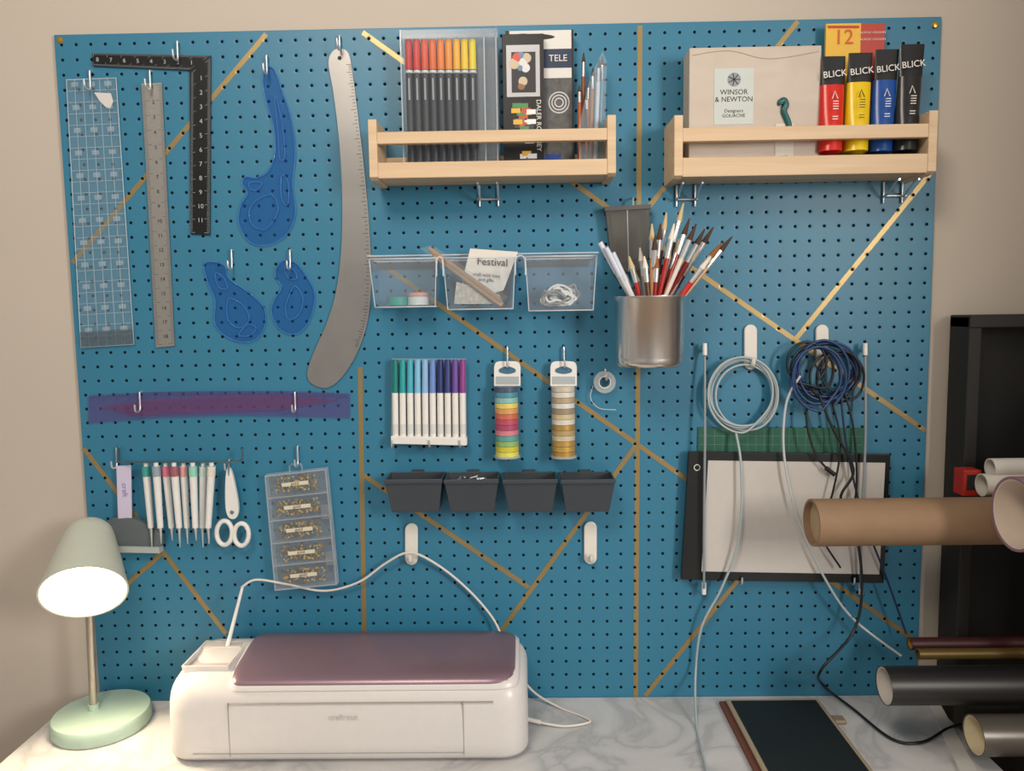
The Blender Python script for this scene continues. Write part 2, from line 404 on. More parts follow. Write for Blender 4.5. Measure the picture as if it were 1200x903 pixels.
with G("drawing_pencil_pack"):
    a = W(588, 40, .05); b = W(637, 40, .05)
    x0, x1, zt = a.x, b.x, a.z
    box("carton", x0, x1, -.05, -.03, FL1, zt, M("161618", .4), .001)
    w = x1-x0; h = zt-FL1
    Q = Quad((x0,-.0502,zt),(x1,-.0502,zt),(x1,-.0502,FL1),(x0,-.0502,FL1), 0, False)
    Q.rect("silver_label", .1, .08, .9, .45, 0, .0003, M("b8b8bc", .4, .2))
    Q.rect("dark_window", .22, .13, .8, .42, .0004, .0003, M("2a2a30", .4))
    random.seed(8)
    for i in range(9): 
        c = random.choice(["c8b8a0","6a8aa8","d0584a","d8d8d8","8a6a50","e8c060"])
        q = Q(.25+random.random()*.5, .15+random.random()*.25, .0008)
        lathe("motif", [(0,0),(.004+random.random()*.005,0),(0,.0004)], q, (0,-1,0), M(c, .5), 16)
    qs = {}
    for i in range(28):
        c = ["c8503a","e8e8e8","508a5a","e0b040","404450"][i % 5]; x = .12+random.random()*.5; y = .48+random.random()*.45
        qs.setdefault(c, []).append(Q.q(x, y, x+.22, y+.035, .0005+.00001*i))
    for c in qs: quads("print_blocks", qs[c], M(c, .5))
    text("title", "DALER ROWNEY", Q(.86, .66, .001), .011, WHITE, -math.pi/2)
    Q.poly("hang_tab", curve2([(.3,-.01),(.7,-.01),(.8,.06),(.2,.06)], 4), -.012, .0004, BLACK)
with G("pastel_pencil_box"):
    a = W(592, 36, .03); b = W(672, 36, .03)
    box("carton", a.x, b.x, -.029, -.006, FL1, a.z, M("dcdad6", .4), .001)
    Q = Quad((a.x,-.0292,a.z),(b.x,-.0292,a.z),(b.x,-.0292,FL1),(a.x,-.0292,FL1), 0, False)
    Q.rect("lower_art", .55, .33, .97, 1, 0, .0003, M("565656", .5, 0, .9, 90))
    Q.rect("navy_band", .56, .13, .97, .26, 0, .0003, M("26344e", .4))
    text("title", "TELE", Q(.77, .195, .0006), .015, WHITE)
    Q.rect("blue_foot", .5, .86, .8, 1, .0005, .0003, M("2a4a9a", .4))
    Q.rect("black_corner", .97, 0, 1, 1, 0, .0003, BLACK); Q.rect("black_corner", 0, 0, .06, .5, 0, .0003, BLACK)
    Q.poly("euro_slot", curve2([(.3,.04),(.5,.025),(.7,.04),(.7,.055),(.5,.065),(.3,.055)], 4), 0, .0004, BLACK)
    for k in range(3):
        lathe("swirl", [(.006+k*.005, 0), (.008+k*.005, 0), (.008+k*.005, .0004), (.006+k*.005, .0004), (.006+k*.005, 0)], Q(.78, .5, .0004), (0,-1,0), M("c8c8c8", .5), 24)
with G("paint_brush_bundle"):
    bs = [(682,186,684,62,"8a4a24"),(687,186,690,95,"c86a2a"),(692,186,695,80,"b8763a"),(697,186,702,70,"dfe3e6"),(701,186,706,66,"6a9ab0"),(690,186,687,110,"3a2a20"),(679,186,679,100,"a85a30")]
    for i, (u0, v0, u1, v1, c) in enumerate(bs):
        d = .035+.006*(i % 4); a = W(u0, v0, d); a.z = FL1+.002; b = W(u1, v1, d)
        rod("handle", a, a.lerp(b, .8), .0034, M(c, .35)); rod("ferrule", a.lerp(b, .8), a.lerp(b, .92), .0036, STEEL); rod("bristles", a.lerp(b, .92), b, .0036, M("4a3626", .8), .001)
    q0 = W(678, 120, .062); q1 = W(711, 60, .062)
    prism("clear_sleeve", [W(678,150,.062), W(690,95,.062), W(706,60,.062), W(711,72,.062), Vector((q1.x-.004,-.062,FL1)), Vector((q0.x,-.062,FL1))], (0, .0005, 0), clear("cfe0ea", .12, .1))

with G("gouache_paint_box"):
    a = W(808, 56, .06); b = W(963, 56, .06)
    paper = wood("bdb0a3", "c8bcb0", "printed_kraft", 5, 12)
    box("box_body", a.x, b.x, -.06, -.012, FL2, a.z, paper, .0015)
    Q = Quad((a.x,-.0602,a.z),(b.x,-.0602,a.z),(b.x,-.0602,FL2),(a.x,-.0602,FL2), 0, False)
    Q.rect("label", .19, .17, .49, .62, 0, .0004, M("c2c9c6", .5))
    text("label_maker", "WINSOR\n& NEWTON", Q(.34, .39, .0006), .0115, INK)
    text("label_kind", "Designers\nGOUACHE", Q(.34, .53, .0006), .0078, INK)
    lathe("crest", [(0,0),(.011,0),(.011,.0004),(0,.0004)], Q(.34, .26, .0004), (0,-1,0), M("8a9496", .5), 20)
    for k in range(7):
        an = k*math.pi*2/7; c0 = Q(.34, .26, .001)
        wire("crest_line", [c0, c0+Vector((.010*math.cos(an), 0, .010*math.sin(an)))], .0006, INK, smooth=False)
    wire("box_contour", [Q(.02,.06,.0003), Q(.3,.03,.0003), Q(.6,.10,.0003), Q(.98,.05,.0003)], .0004, M("a8988a", .5))
    wire("box_contour", [Q(.02,.7,.0003), Q(.3,.76,.0003), Q(.6,.68,.0003), Q(.98,.75,.0003)], .0004, M("a8988a", .5))
    g = M("1f5a5c", .35)
    wire("green_swirl", [Q(.70,.47,.001), Q(.695,.45,.001), Q(.72,.435,.001), Q(.735,.47,.001), Q(.72,.52,.001), Q(.75,.6,.001), Q(.765,.66,.001)], .0052, g)
    Q.rect("swatch_card", .66, .62, .8, .97, .0004, .0004, M("d0cac0", .5)); text("swatch_no", "12", Q(.73, .9, .001), .012, M("8a7c6a", .5))
def loft(name, c, rings, mat, seg=24, ang=0):
    v = []; f = []; c = Vector(c)
    for a, b, z in rings:
        for k in range(seg):
            t = 2*math.pi*k/seg; v.append(c+Vector((a*math.cos(t)+z*math.tan(ang), b*math.sin(t), z)))
    for i in range(len(rings)-1):
        for k in range(seg): f.append((i*seg+k, i*seg+(k+1) % seg, (i+1)*seg+(k+1) % seg, (i+1)*seg+k))
    f.append(tuple(range(seg))); f.append(tuple(range((len(rings)-1)*seg, len(rings)*seg)))
    return mk(name, v, f, mat, smooth=True)
for u, v0, c, dd, an in ((976,66,"d0281e",.062,.02), (1006,62,"e8c414",.060,.03), (1034,58,"1f4f9e",.050,.05), (1063,52,"232427",.056,.05)):
    with G("acrylic_paint_tube"):
        b = W(u, 140, dd); top = W(u, v0, dd).z; c0 = Vector((b.x-.005, -dd, FL2)); H = top-FL2
        r = .0195
        loft("cap", c0, [(r*.72, r*.72, 0), (r*.76, r*.76, .003), (r*.76, r*.76, .020), (r*.5, r*.5, .022)], BLACK)
        rr = lambda t: (r*(1-.0*t), r*(1-t)+.0008*t)
        loft("body", c0, [(r*.5, r*.5, .022), (r*.97, r*.97, .028)]+[(rr(t)[0], rr(t)[1], .028+(H-.028)*t) for t in (0, .2, .4, .70)], M(c, .28), ang=an)
        loft("printed_top", c0, [(rr(t)[0]*1.01, rr(t)[1]*1.01+.0002, .028+(H-.028)*t) for t in (.70, .8, .93)]+[(r, .001, H)], BLACK if c != "232427" else M("1a1b1e", .3), ang=an)
        zz = .028+(H-.028)*.80
        text("brand_text", "BLICK", c0+Vector((zz*math.tan(an), -r*.48, zz)), .0145, WHITE, .1)
        zz = .028+(H-.028)*.42
        lm = M("e8e4dc", .5) if c != "e8c414" else INK
        wire("monogram", [c0+Vector((zz*math.tan(an)-.004, -r*.72, zz+.018)), c0+Vector((zz*math.tan(an), -r*.70, zz+.03)), c0+Vector((zz*math.tan(an)+.005, -r*.72, zz+.018))], .0008, lm, smooth=False)
        quads("label_lines", [[c0+Vector((x0+(zz+dz)*math.tan(an)-0.002, -r*1.02, zz+dz)), c0+Vector((x0+.009+(zz+dz)*math.tan(an)-.002, -r*1.02, zz+dz)), c0+Vector((x0+.009+(zz+dz)*math.tan(an)-.002, -r*1.02, zz+dz+.0012)), c0+Vector((x0+(zz+dz)*math.tan(an)-.002, -r*1.02, zz+dz+.0012))] for x0 in (-.003,) for dz in (0, .004, .008, .012, -.012, -.016)], lm)
with G("paint_set_card"):
    a = W(968, 28, .02); b = W(1009, 28, .02); c = W(1037, 28, .02)
    box("yellow_card", a.x, b.x, -.021, -.015, FL2, a.z, M("e8b83a", .45), .0005)
    box("red_card", b.x, c.x, -.021, -.015, FL2, a.z-.001, M("b83a2a", .45), .0005)
    text("number", "12", W(989, 44, .022), .034, M("d06028", .5))
    for k in range(2): text("caption", "ACRYLIC COLOURS", W(1023, 38+k*8, .022), .0048, WHITE)
    quads("red_line", [[W(970,33,.0215), W(1007,33,.0215), W(1007,30,.0215), W(970,30,.0215)]], M("c03a28", .5))

# ---------------------------------------------------------------- clear bins
with G("clear_bin_organizer"):
    cb = clear("e6eef4", .055, .05); rimm = clear("f2f6fa", .42, .1)
    zt = W(560, 301, .0).z; prev = None
    for uL, uR, vb in ((434,512,360),(520,604,364),(616,699,367)):
        x0 = W(uL, 330, .07).x; x1 = W(uR, 330, .07).x; zb = W(560, vb-2, .07).z+.0
        ztl = zt-.006
        openbox("bin", x0, x1, ztl, zb, -.006, -.075, .005, .014, .0018, cb)
        wire("rim", [(x0,-.006,ztl),(x1,-.006,ztl),(x1,-.075,ztl),(x0,-.075,ztl)], .0015, rimm, smooth=False, closed=True)
        wire("foot_edge", [(x0+.005,-.006,zb),(x1-.005,-.006,zb),(x1-.005,-.061,zb),(x0+.005,-.061,zb)], .0012, rimm, smooth=False, closed=True)
        for xx, sx in ((x0, 1), (x1, -1)): wire("corner_edge", [(xx,-.075,ztl),(xx+sx*.005,-.061,zb)], .0010, rimm, smooth=False)
        if prev is not None:
            wire("saddle", [(prev,-.074,ztl-.03),(prev+.001,-.074,ztl-.004),((prev+x0)/2,-.074,ztl+.002),(x0-.001,-.074,ztl-.004),(x0,-.074,ztl-.03)], .0014, rimm)
        prev = x1
    xa = W(431, 300, 0).x; xb = W(701, 300, 0).x
    box("back_rail", xa, xb, -.006, -.001, zt-.02, zt+.004, cb, .0005)
    wire("back_rail_edge", [(xa,-.007,zt+.004),(xb,-.007,zt+.004)], .0014, rimm, smooth=False)
def floorz(v): return W(560, v, .07).z+.003
with G("washi_tape_rolls"):
    for u, c in ((466,"2f9a8e"),(490,"cfd8d4")):
        q = W(u, 350, .042); q.z = floorz(358)
        lathe("tape", [(.011,0),(.018,0),(.018,.014),(.011,.014),(.011,0)], q, (0,0,1), M(c, .5), 28)
    q = W(490, 352, .042); q.z = floorz(358)+.015
    lathe("pink_tape", [(.011,0),(.018,0),(.018,.006),(.011,.006),(.011,0)], q, (0,0,1), M("d89a88", .5), 28)
with G("sticker_packet"):
    prism("white_card", [W(551,291,.03), W(607,295,.03), W(590,340,.04), W(535,356,.045)], (0,.001,0), M("d8d4cc", .5))
    text("lettering", "Festival", W(577, 307, .036), .018, INK, -.07)
    text("lettering_small", "craft with love\nand gifts", W(570, 325, .04), .008, INK, -.1)
    prism("patterned_card", [W(535,330,.05), W(585,345,.05), W(590,356,.05), W(532,356,.05)], (0,.001,0), M("b8b4aa", .5, 0, .5, 150))
with G("pencil_packet"):
    for k, c in enumerate(("b88a60","a87848","c09060")):
        rod("pencil", W(503+k*3, 291+k*4.5, .048), W(586+k, 350+k*4, .058), .0034, M(c, .5))
    prism("clear_packet", [W(492,291,.053), W(507,287,.053), W(596,348,.063), W(584,358,.063)], (0,.0006,0), clear("eef0f2", .06, .1))
with G("elastic_cord_bundle"):
    random.seed(3)
    for k in range(9):
        cx, cy = 658+random.uniform(-14,14), 346+random.uniform(-4,5); pts = []
        a0 = random.random()*6
        for j in range(12):
            a = a0+j*.75; pts.append(W(cx+random.uniform(8,18)*math.cos(a), min(357, cy+random.uniform(4,12)*math.sin(a)), .028+.0036*k+random.random()*.005))
        wire("cord", pts, .0022, WHITE if k % 4 else M("8a8a8a", .5))

# ---------------------------------------------------------------- brush pot
with G("paint_brush_pot"):
    dd = .075; top = W(761, 347, dd); bot = W(761, 429, dd); H = top.z-bot.z; r = (W(802,388,dd).x-W(720,388,dd).x)/2
    c = Vector(((top.x+bot.x)/2, -dd, bot.z))
    stl = M("e2dfdb", .24, .95, .03, 40)
    lathe("steel_cup", [(0,0),(r*.84,0),(r*.90,.002),(r*.935,.007),(r*.945,.014),(r*.945,.016),(r*.955,.018),(r*.99,H-.006),(r*1.03,H-.003),(r*1.03,H),(r*.98,H),(r*.96,H-.008),(r*.88,.01),(0,.008)], c, (0,0,1), stl, 64)
    wire("wall_hook", [Vector((c.x,0,top.z+.02)), Vector((c.x,-.006,top.z+.02)), Vector((c.x,-.007,top.z-.004)), Vector((c.x,-.013,top.z-.006))], .002, STEEL)
    B = [(703,284,"d8d4cc"),(710,290,"c8ccd8"),(718,296,"e0dcd8"),(727,310,"a02a26"),(737,300,"b8322a"),(744,318,"d8c8b0"),(781,249,"6a3a20"),(774,262,"9a2020"),(768,275,"c03028"),
         (790,262,"a82420"),(801,238,"20242a"),(808,256,"9a2420"),(816,262,"e0d8cc"),(826,268,"8a1f1c"),(836,266,"1f2226"),(846,284,"b0302a"),(858,277,"c8a070"),(796,280,"c83a30"),(786,288,"d8d0c4"),(820,290,"7a1e1c"),(755,300,"5a3a28"),(764,262,"b08050"),(833,300,"c83028"),(810,300,"26282c"),(750,290,"9a9a9a"),(776,310,"b02a24"),(790,300,"a02820"),(803,310,"e0dcd4"),(770,300,"8a2020"),(840,292,"a82a24")]
    random.seed(5)
    for i, (u, v, cc) in enumerate(B):
        t = W(u, v, dd+random.uniform(-.02,.035)); s = max(-.7, min(.7, (u-770)/90))
        b = Vector((c.x-s*r*.55, -dd+random.uniform(-.02,.02), bot.z+.02))
        rod("handle", b, b.lerp(t, .74), .0028, M(cc, .3), .0040)
        if i < 3: rod("pen_end", b.lerp(t, .74), t, .0050, M("c8d0e0", .3), .0045); continue
        rod("ferrule", b.lerp(t, .74), b.lerp(t, .88), .0042, CHROME, .0046)
        rod("bristles", b.lerp(t, .88), t, .0052, M(random.choice(["c8b48a","4a3222","8a5a30","e0d8c8"]), .8), .0012)
with G("brush_case"):
    c1 = clear("8a8a86", .35, .15, "c8c8c8")
    plate("case", [(709,242),(762,240),(762,300),(746,318),(718,318)], .004, .018, c1, .001)
    plate("case_rim", [(708,242),(763,239),(763,244),(709,247)], .003, .021, M("5a5a5a", .3))
    plate("card_insert", [(716,250),(750,249),(752,300),(722,312)], .008, .001, M("6a6660", .5))
    wire("case_edge", pw([(735,246,.0225),(737,318,.0225)]), .0012, clear("d0d4d4", .5), smooth=False)
    wire("case_hook", [W(742,232,0), W(742,232,.02), W(742,244,.022)], .0016, CHROME, smooth=False)

# ---------------------------------------------------------------- fine liner marker set
with G("marker_set"):
    cs = ["0f7a78","2a9a9e","4aa8c0","7ab8d8","8ab4dc","6a8ac8","26356e","3a3f7a","6a4a9a","8a3f8a"]
    for i, c in enumerate(cs):
        u = 463+i*8.8; a = W(u+.6, 516, .016); m = W(u, 460, .016); t = W(u, 421, .016)
        rod("barrel", a, m, .0056, WHITE); rod("cap", m, t, .0058, M(c, .35), .0052)
        rod("tip_tag", a.lerp(m, .15), a.lerp(m, .35), .0058, M("cfcfcd", .4))
    plate("tray", [(458,511),(547,513),(547,522),(458,520)], .004, .022, WHITE, .001)
    plate("backing", [(459,420),(546,420),(547,515),(458,513)], .004, .004, clear("d8dde0", .25, .1))
    hook(505, 510, L=.012); hook(540, 510, L=.012); hook(462, 510, L=.012)
def hangpack(u0, u1, cols, hv):
    with G("hanging_tape_tube"):
        um = (u0+u1)/2; dd = .022; r = (W(u1,490,dd).x-W(u0,490,dd).x)/2*.94
        top = W(um, 452, dd); bot = W(um, 534, dd); top.x = bot.x
        plate("header", curve2([(u0,430),(u0+3,424),(um,423),(u1-3,424),(u1,430)], 4, False)+[(u1,452),(u0,452)], .018, .001, WHITE)
        plate("slot", curve2([(um-9,432),(um,429),(um+9,432),(um+9,436),(um,438),(um-9,436)], 4), .0192, .0004, M("3a6a84", .5))
        plate("print_band", [(u0+2,441),(u1-2,441),(u1-2,450),(u0+2,450)], .0192, .0004, M("a8b0b4", .5))
        n = len(cols); H = top.z-bot.z
        for i, c in enumerate(cols):
            z1 = top.z-H*i/n-.0004; z0 = top.z-H*(i+1)/n+.0004
            met = c.startswith("*"); c = c.strip("*")
            lathe("tape_roll", [(0,0),(r*.93,0),(r*.93,z1-z0),(0,z1-z0)], Vector((bot.x,-dd,z0)), (0,0,1), M(c, .35, .4 if met else 0, .25, 120), 28)
        lathe("tube", [(r,0),(r*1.0,H)], bot, (0,0,1), clear("e8eef0", .05, .05), 28)
        lathe("cap", [(0,0),(r*1.05,0),(r*1.05,.004),(0,.004)], bot-Vector((0,0,.002)), (0,0,1), clear("e8eef0", .4, .05), 28)
        hook(um, 406, L=.03)
hangpack(579, 610, ["2f4a66","3a8aa0","88c0b8","ecd060","e09a50","d06040","c03858","b03060","d87a8a","50a098","90b860","d8c820","e8e050"], 0)
hangpack(645, 676, ["d0c4b0","e0d8c8","b8a080","e0dcd4","9a8868","d0bc90","e0d8c8","*c8983a","b89a60","d0c0a0","*d0a038","*d8a840","*c89830"], 0)
with G("clear_tape_roll"):
    c = W(708, 447, .006)
    lathe("tape", [(.011,0),(.0195,0),(.0195,.012),(.011,.012),(.011,0)], c, (0,-1,0), clear("e8ecec", .3, .15), 36)
    lathe("core", [(.0095,0),(.011,0),(.011,.0125),(.0095,.0125),(.0095,0)], c, (0,-1,0), WHITE, 36)
    wire("tail", [W(695,452,.01), W(692,466,.01), W(702,478,.01), W(722,480,.01)], .0009, clear("e8ecec", .4))
    hook(709, 432, L=.012)

# ---------------------------------------------------------------- four small bins
for i, (u0, u1) in enumerate(((455,521),(523,585),(590,652),(656,718))):
    with G("small_parts_bin"):
        x0 = W(u0, 560, .03).x; x1 = W(u1, 560, .03).x; zt = W((u0+u1)/2, 552, .0).z; zb = W((u0+u1)/2, 599, .05).z
        g = M("3a4148", .45)
        openbox("bin", x0, x1, zt, zb, -.003, -.07, .009, .016, .0022, g)
        box("rim_front", x0-.0005, x1+.0005, -.073, -.069, zt-.006, zt+.001, g, .0008)
        a = (x0+x1)/2; box("hanger_tab", a-.01, a+.01, -.0035, -.0005, zt, zt+.004, g)
        if i == 1:
            random.seed(6)
            for k in range(16): 
                q = Vector((a+random.uniform(-.03,.03), -.035+random.uniform(-.02,.02), zt-.010+random.random()*.004)); w = random.uniform(-.014,.014)
                rod("paper_clip", q, q+Vector((w, random.uniform(-.01,.01), .002)), .0013, CHROME, seg=8)
            box("clip_bed", x0+.006, x1-.006, -.062, -.006, zt-.02, zt-.012, M("5a5e62", .5, .3, .6, 300))

# ---------------------------------------------------------------- adhesive hooks
def adh(u, v0, v1):
    with G("adhesive_wall_hook"):
        w = 7.5; 
        def cap(u, v0, v1, w): 
            return [(u+w*math.cos(a), v0+w+w*math.sin(a)) for a in [math.pi+math.pi*k/10 for k in range(11)]]+[(u+w*math.cos(a), v1-w+w*math.sin(a)) for a in [math.pi*k/10 for k in range(11)]]
        wm = M("dedad2", .35)
        plate("base", cap(u, v0, v1, w), .0005, .006, wm, .0015)
        a = W(u, v1-8, .006)
        wire("prong", [a, a+Vector((0,-.008,-.003)), a+Vector((0,-.014,.001)), a+Vector((0,-.016,.010))], .0042, wm)
for q in ((482,613,662),(692,611,661),(880,380,433),(964,380,432)): adh(*q)

# ---------------------------------------------------------------- weeding tools + scissors
with G("craft_tool_rack"):
    wire("rack_rod", pw([(138,524,0),(138,524,.008),(138,541,.012),(150,541,.03),(278,541,.03),(284,538,.03),(284,525,.03)]), .002, M("5a7a84", .3, .6), smooth=False)
    tl = [(171,176,"3a9a90"),(183,187,"8a9aa8"),(194,200,"d87a8a"),(204,209,"9a5a68"),(215,218,"d8a0a0"),(226,228,"8ac8b8"),(238,236,"c8d8d0"),(248,243,"d8d4c8")]
    for i, (u0, u1, c) in enumerate(tl):
        d = .022+.016*(i % 2); a = W(u0, 546, d); b = W(u1+1, 618, d); e = W(u1+2, 641-(i % 3)*4, d)
        rod("handle", a, b, .0070, M("dededc", .35), .0052)
        rod("collar", a, a.lerp(b, .16), .0073, M(c, .4)); rod("needle", b, e, .0028, CHROME, .0008)
        rod("cap", a+Vector((0,0,.006)), a, .004, WHITE)
with G("plastic_scraper"):
    plate("blade", [(136,546),(153,545),(154,607),(138,608)], .012, .004, M("cbc3dc", .4), .001)
    text("print", "craft", W(146, 574, .0165), .014, M("8a7cb0", .5), -math.pi/2)
    hook(139, 524)
with G("scissors"):
    plate("blade_cover", curve2([(265,553),(271,552),(279,590),(277,606),(268,606),(264,590)], 5), .02, .006, M("dededc", .35), smooth=True)
    for cx, cy, rx, ry in ((263,624,9,14),(283,626,8.5,13)):
        wire("finger_loop", [W(cx+rx*math.cos(a), cy+ry*math.sin(a), .023) for a in [2*math.pi*k/16 for k in range(16)]], .0042, WHITE, closed=True, n=3)
    lathe("pivot", [(0,0),(.004,0),(.003,.002),(0,.002)], W(272,600,.026), (0,-1,0), STEEL, 16)
    wire("hanging_pin", [W(268,541,.03), W(268,552,.028), W(268,557,.026)], .0012, STEEL)
    hook(270, 538, L=.01)
with G("grey_lint_brush"):
    gm = M("5c6468", .5)
    plate("pad", curve2([(124,612),(150,606),(184,622),(188,640),(170,646),(130,640)], 5), .004, .012, gm, smooth=True)
    plate("edge_strip", [(126,640),(186,641),(187,648),(130,647)], .004, .016, M("a8b0b0", .5))

# ---------------------------------------------------------------- bead box
with G("bead_organizer_box"):
    Q = Quad((310,557),(382,549),(395,685),(322,692), .022)
    pl = clear("c4ccd0", .16, .1)
    Q.rect("back", 0, 0, 1, 1, -.018, .0015, pl); Q.rect("lid", 0, 0, 1, 1, 0, .0012, clear("dfe6ea", .05, .05))
    for x0, x1, y0, y1 in ((0,.02,0,1),(.98,1,0,1),(0,1,0,.012),(0,1,.988,1),(0,1,.195,.205),(0,1,.39,.4),(0,1,.585,.595),(0,1,.78,.79)):
        Q.rect("wall", x0, y0, x1, y1, -.0165, .017, clear("e4eaee", .32, .1))
    wire("hanger", [Q(.4,0,-.005), Q(.42,-.06,-.005), Q(.58,-.06,-.005), Q(.6,0,-.005)], .002, pl)
    random.seed(11)
    for r in range(5):
        y0 = r*.197
        Q.rect("label", .27, y0+.080, .70, y0+.112, .0014, .0003, M("d4ceb8", .5))
        text("label_text", "gold", Q(.48, y0+.095, .0019), .0085, INK, .1)
        for c in ("b88a3c","8a7038","dcb85c","6a5428"):
            qs = []
            for k in range(38):
                x = .13+random.random()*.68; y = y0+.03+random.random()*.125; s = .028
                qs.append(Q.q(x, y, x+s, y+s*.55, -.004+random.random()*.003))
            quads("beads", qs, M(c, .4, .3))
    Q.rect("latch", .86, .3, 1.03, .42, 0, .004, pl, .0005); Q.rect("latch", .86, .7, 1.03, .82, 0, .004, pl, .0005)
    hook(350, 522)

# ---------------------------------------------------------------- light pad, mat, bungees
with G("cutting_mat"):
    Q = Quad((818,500),(1012,501),(1010,610),(816,610), .001)
    Q.rect("mat", 0, 0, 1, 1, 0, .002, M("1f5a4a", .6))
    lm = M("5f8a76", .6)
    quads("grid", [Q.q(i/20-.001, .01, i/20+.001, .99, .0023) for i in range(1, 20)]+[Q.q(.01, j/11-.002, .99, j/11+.002, .0024) for j in range(1, 11)], lm)
with G("light_pad"):
    Q = Quad((806,528),(1041,531),(1033,681),(797,677), .012)
    Q.rect("frame", 0, 0, 1, 1, 0, .009, M("16181b", .3), .001)
    Q.rect("screen", .098, .065, .975, .93, .009, .0006, M("c6c1bc", .2))
    lathe("power_ring", [(.0045,0),(.0058,0),(.0058,.0004),(.0045,.0004),(.0045,0)], Q(.045, .12, .0095), (0,-1,0), WHITE, 24)
    for x in (.25, .8): hook(806+235*x, 668, L=.012)
with G("elastic_hook_cords"):
    for ua, ub in ((826,825),(1014,1009)):
        wire("cord", pw([(ua,410,.006),(ua,424,.02),(ua,520,.032),(ub,620,.032),(ub,678,.03),(ub,690,.018)]), .0022, M("8a949a", .4))
        for v, v2, u in ((402,416,ua),(682,696,ub)): rod("end_tip", W(u,v,.018), W(u,v2,.02), .004, WHITE)
        wire("end_hook", pw([(ua,412,.018),(ua+3,404,.01),(ua,402,0)]), .0014, STEEL)
        wire("end_hook", pw([(ub,688,.018),(ub+3,697,.01),(ub,699,0)]), .0014, STEEL)

# ---------------------------------------------------------------- cables
def coil(cx, cy, rx, ry, n, d0, seed, jit):
    pts = []
    for k in range(n*10):
        a = math.pi/2+2*math.pi*k/10; j = (k//10)
        random.seed(seed+j); ox, oy, s = random.uniform(-jit,jit), random.uniform(-jit,jit), random.uniform(.82,1.05)
        pts.append(W(cx+ox+rx*s*math.cos(a), cy+oy+ry*s*math.sin(a), d0+.003*(j % 4)))
    return pts
with G("grey_usb_cable"):
    gc = M("a8b4b8", .45)
    wire("coil", coil(870,461,41,44,5,.014,2,3), .0020, gc)
    wire("tail", pw([(862,505,.02),(868,540,.034),(869,590,.036),(864,640,.036),(845,690,.03),(822,735,.02),(815,790,.02)])+[D(816,850)+Vector((0,0,.004)), D(822,880)+Vector((0,0,.003)), D(834,925)+Vector((0,0,.003))], .0022, gc)
with G("blue_cable_bundle"):
    nb = M("1c3a68", .4); kb = M("121418", .4)
    wire("blue_coil", coil(968,432,38,32,5,.016,9,5), .0024, nb)
    wire("blue_coil_inner", coil(960,440,30,36,4,.03,14,6), .0022, M("20406f", .4))
    wire("black_coil", coil(980,440,28,30,3,.024,20,6), .0022, kb)
    wire("black_coil", coil(950,430,24,26,2,.03,27,6), .0022, kb)
    wire("strand_a", pw([(950,455,.03),(945,490,.03),(955,530,.035),(972,552,.035)]), .002, kb)
    rod("plug", W(968,548,.035), W(978,556,.035), .004, kb)
    wire("strand_b", pw([(985,460,.03),(992,520,.034),(1010,600,.036),(1040,680,.03),(1062,742,.03)]), .0018, M("1a2a50", .4))
with G("black_power_cable"):
    wire("cord", pw([(960,462,.036),(975,500,.04),(1000,550,.04),(985,585,.04),(1004,630,.04),(1010,690,.04),(1000,740,.05),(962,785,.08)])+[D(965,815)+Vector((0,0,.02)), D(1000,833)+Vector((0,0,.004)), D(1045,868)+Vector((0,0,.004)), D(1080,872)+Vector((0,0,.004)), D(1110,856)+Vector((0,0,.004)), D(1128,852)+Vector((0,0,.006))], .0024, kb)
    wire("strand", pw([(975,470,.03),(985,520,.036),(975,580,.038),(960,620,.038),(985,665,.036)]), .0018, kb)
    wire("strand", pw([(990,460,.03),(1000,500,.036),(1004,560,.038),(1000,600,.038)]), .0018, kb)
with G("white_usb_cable"):
    wire("cord", pw([(938,440,.036),(922,470,.03),(918,520,.034),(925,570,.036),(940,620,.036),(968,680,.034),(1000,725,.03),(1056,768,.05)]), .0022, M("c0c6ca", .4))

